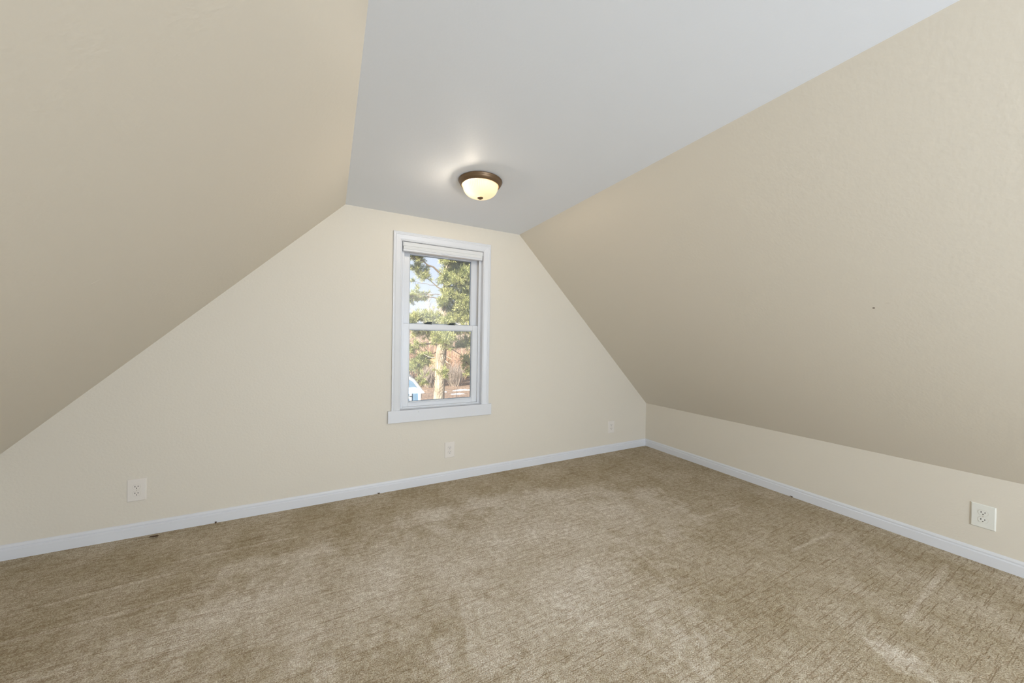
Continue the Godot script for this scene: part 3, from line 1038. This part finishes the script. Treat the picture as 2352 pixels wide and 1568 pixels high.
	for v in 3:
		var mm := MultiMesh.new()
		mm.transform_format = MultiMesh.TRANSFORM_3D
		mm.use_colors = true
		mm.mesh = needle_tuft(300 + v, 34, 0.95 + 0.2 * v)
		mm.instance_count = tufts[v].size()
		for i in tufts[v].size():
			mm.set_instance_transform(i, tufts[v][i])
			mm.set_instance_color(i, cols[v][i])
		var mi := MultiMeshInstance3D.new()
		mi.name = "needles"
		mi.multimesh = mm
		mi.material_override = M.pine_needles
		mi.set_meta("kind", "stuff")
		t.add_child(mi, true)

func shed() -> void:
	# gambrel garden shed, its front turned to the house
	var t := thing("garden_shed", "pale blue gambrel garden shed with white trim at the window's lower left", "shed", Vector3(-0.99, GROUND, -12.43))
	t.rotation.y = deg_to_rad(-5.0)
	var hw := 1.24
	var eave := 1.90
	var brk := Vector2(0.98, eave + 0.42)
	var top := eave + 1.08
	var deep := 3.0
	var outline: Array = [Vector3(-hw, 0, 0), Vector3(hw, 0, 0), Vector3(hw, eave, 0), Vector3(brk.x, brk.y, 0), Vector3(0, top, 0), Vector3(-brk.x, brk.y, 0), Vector3(-hw, eave, 0)]
	var st := new_st()
	prism(st, outline, Vector3(0, 0, -deep))
	# vertical grooves are narrow battens on the front
	var body := put(st, "body", M.shed_siding, t)
	for k in range(-5, 6):
		var x := k * 0.21
		if absf(x) < 0.95:
			continue
		st = new_st()
		cbox(st, Vector3(x - 0.012, 0.05, -0.002), Vector3(x + 0.012, eave - 0.02, 0.008), 0.002)
		put(st, "batten", M.shed_siding, body)
	# roof slabs and the white barge boards that follow them
	var line := [Vector2(-hw - 0.10, eave - 0.04), Vector2(-brk.x, brk.y + 0.03), Vector2(0, top + 0.03), Vector2(brk.x, brk.y + 0.03), Vector2(hw + 0.10, eave - 0.04)]
	for i in 4:
		var a: Vector2 = line[i]
		var b: Vector2 = line[i + 1]
		var n := Vector2(-(b - a).y, (b - a).x).normalized() * 0.035
		st = new_st()
		prism(st, [Vector3(a.x, a.y, 0.10), Vector3(b.x, b.y, 0.10), Vector3(b.x + n.x, b.y + n.y, 0.10), Vector3(a.x + n.x, a.y + n.y, 0.10)], Vector3(0, 0, -deep - 0.2))
		put(st, "roof_panel", M.shed_roof, t)
		st = new_st()
		var d := -n * 2.6
		prism(st, [Vector3(a.x, a.y, 0.105), Vector3(b.x, b.y, 0.105), Vector3(b.x + d.x, b.y + d.y, 0.105), Vector3(a.x + d.x, a.y + d.y, 0.105)], Vector3(0, 0, 0.025))
		put(st, "barge_board", M.shed_trim, t)
	for s: float in [-1.0, 1.0]:
		st = new_st()
		cbox(st, Vector3(s * hw - 0.05 - 0.03 * s, 0.0, -0.01), Vector3(s * hw + 0.05 - 0.03 * s, eave, 0.03), 0.004)
		put(st, "corner_board", M.shed_trim, t)
		# eave return at the foot of the roof
		st = new_st()
		cbox(st, Vector3(s * (hw + 0.06) - 0.07, eave - 0.13, -0.06), Vector3(s * (hw + 0.06) + 0.07, eave - 0.02, 0.12), 0.006)
		put(st, "eave_return", M.shed_trim, t)
		# one leaf of the double door, with frame, brace and hinges
		var x0 := 0.02 * s
		var x1 := 0.88 * s
		var dt := eave + 0.22
		st = new_st()
		prism(st, [Vector3(x0, 0.12, 0.0), Vector3(x1, 0.12, 0.0), Vector3(x1, dt - 0.30, 0.0), Vector3(x1 - 0.30 * s, dt, 0.0), Vector3(x0, dt, 0.0)], Vector3(0, 0, 0.03))
		var door := put(st, "door", M.shed_siding, t)
		st = new_st()
		var w := 0.085 * s
		prism(st, [Vector3(x1, 0.12, 0.03), Vector3(x1 - w, 0.12, 0.03), Vector3(x1 - w, dt - 0.30, 0.03), Vector3(x1, dt - 0.30, 0.03)], Vector3(0, 0, 0.02))
		prism(st, [Vector3(x0, 0.12, 0.03), Vector3(x0 + w, 0.12, 0.03), Vector3(x0 + w, dt, 0.03), Vector3(x0, dt, 0.03)], Vector3(0, 0, 0.02))
		prism(st, [Vector3(x1, dt - 0.30, 0.03), Vector3(x1 - w, dt - 0.34, 0.03), Vector3(x1 - 0.33 * s, dt - 0.085, 0.03), Vector3(x1 - 0.30 * s, dt, 0.03)], Vector3(0, 0, 0.02))
		prism(st, [Vector3(x1 - 0.30 * s, dt, 0.03), Vector3(x1 - 0.33 * s, dt - 0.085, 0.03), Vector3(x0, dt - 0.085, 0.03), Vector3(x0, dt, 0.03)], Vector3(0, 0, 0.02))
		prism(st, [Vector3(x0, 0.12, 0.03), Vector3(x1, 0.12, 0.03), Vector3(x1, 0.205, 0.03), Vector3(x0, 0.205, 0.03)], Vector3(0, 0, 0.02))
		put(st, "door_trim", M.shed_trim, door)
		for y: float in [1.02, 1.58]:
			st = new_st()
			prism(st, [Vector3(x1 - w, y, 0.03), Vector3(x1 - w, y + 0.08, 0.03), Vector3(x0 + w, y - 0.30, 0.03), Vector3(x0 + w, y - 0.38, 0.03)], Vector3(0, 0, 0.018))
			put(st, "brace", M.shed_trim, door)
			st = new_st()
			cbox(st, Vector3(x1 - 0.05 - 0.05 * s, y + 0.05, 0.05), Vector3(x1 + 0.05 - 0.05 * s, y + 0.09, 0.06), 0.003)
			put(st, "hinge", M.hinge_black, door)

func shrub_mesh(seed_: int, stems: int, tall: float, wide: float, a: Color, b: Color) -> ArrayMesh:
	var keep := rng.state
	rng.seed = seed_
	var st := new_st()
	for k in stems:
		var t := rng.randf_range(0, TAU)
		var r := wide * sqrt(rng.randf())
		var foot := Vector3(r * 0.5 * cos(t), -0.2, r * 0.5 * sin(t))
		var h := tall * rng.randf_range(0.45, 1.0)
		var tip := foot + Vector3(r * 0.6 * cos(t) + rng.randf_range(-0.2, 0.2), h, r * 0.6 * sin(t) + rng.randf_range(-0.2, 0.2))
		var mid := foot.lerp(tip, 0.5) + Vector3(rng.randf_range(-0.15, 0.15), 0.1, rng.randf_range(-0.15, 0.15))
		var c := a.lerp(b, rng.randf())
		tube(st, [foot, mid, tip], [0.022, 0.016, 0.006], 3, 0.0, c)
		for q in 5:
			var s := mid.lerp(tip, rng.randf_range(-0.6, 0.9))
			tube(st, [s, s + Vector3(rng.randf_range(-0.3, 0.3), rng.randf_range(0.1, 0.7), rng.randf_range(-0.3, 0.3))], [0.011, 0.005], 3, 0.0, c)
	st.index()
	st.generate_normals()
	rng.state = keep
	return st.commit()

func thicket() -> void:
	var kinds := [
		["russet leafless brush in the thicket behind the pine", Color(0.36, 0.22, 0.17), Color(0.56, 0.41, 0.32), 3.9, 0.72],
		["straw coloured brush in the thicket behind the pine", Color(0.58, 0.42, 0.22), Color(0.78, 0.62, 0.38), 2.7, 0.72],
		["grey brown leafless brush in the thicket behind the pine", Color(0.26, 0.22, 0.20), Color(0.50, 0.44, 0.40), 1.9, 0.72],
	]
	var meshes := []
	for k in 3:
		meshes.append(shrub_mesh(500 + k, 150, kinds[k][3], kinds[k][4], kinds[k][1], kinds[k][2]))
	var spots := []
	for r in 5:
		for i in 7:
			var kind := 2 if r == 0 else (1 if (i + r) % 3 == 0 else 0)
			spots.append([kind, -0.5 + i * 2.3 + (r % 2) * 1.1 + rng.randf_range(-0.15, 0.15), -26.0 - r * 2.4 + rng.randf_range(-0.15, 0.15)])
	for s: Array in spots:
		var k: int = s[0]
		var o := thing("bare_shrub", kinds[k][0], "shrub", Vector3(s[1], GROUND, s[2]), ["russet shrubs of the thicket", "straw shrubs of the thicket", "grey shrubs of the thicket"][k])
		o.rotation.y = rng.randf_range(0, TAU)
		o.scale = Vector3(1.0, rng.randf_range(0.85, 1.15), 1.0)
		var mi := MeshInstance3D.new()
		mi.name = "stems"
		mi.mesh = meshes[k]
		mi.material_override = M.brush_stems
		mi.set_meta("kind", "stuff")
		o.add_child(mi)
	# pale bare trees on the bank
	for i in 9:
		var p := Vector3(-0.5 + i * 2.0, GROUND + 0.3, -39.0 - 3.6 * (i % 2))
		var o := thing("bare_tree", "pale leafless tree on the bank far behind the thicket", "tree", p, "bare trees on the bank")
		var st := new_st()
		var h := rng.randf_range(8.5, 11.0)
		var lean := Vector3(rng.randf_range(-0.5, 0.5), h, rng.randf_range(-0.5, 0.5))
		tube(st, [Vector3(0, -0.5, 0), lean * 0.5 + Vector3(rng.randf_range(-0.2, 0.2), 0, 0), lean], [0.11, 0.07, 0.015], 6)
		put(st, "trunk", M.dead_twig, o, true)
		st = new_st()
		for k in 70:
			var u := rng.randf_range(0.3, 0.98)
			var s := lean * u
			var d := Vector3(rng.randf_range(-1, 1), rng.randf_range(0.3, 1.1), rng.randf_range(-1, 1)).normalized() * h * 0.28 * (1.15 - u)
			tube(st, [s, s + d * 0.6, s + d + Vector3(0, 0.2, 0)], [0.028, 0.016, 0.006], 4)
			for q in 3:
				var e := s + d * rng.randf_range(0.4, 1.0)
				tube(st, [e, e + Vector3(rng.randf_range(-0.6, 0.6), rng.randf_range(0.1, 0.7), rng.randf_range(-0.6, 0.6))], [0.012, 0.005], 3)
		var br := put(st, "twigs", M.dead_twig, o, true)
		br.set_meta("kind", "stuff")
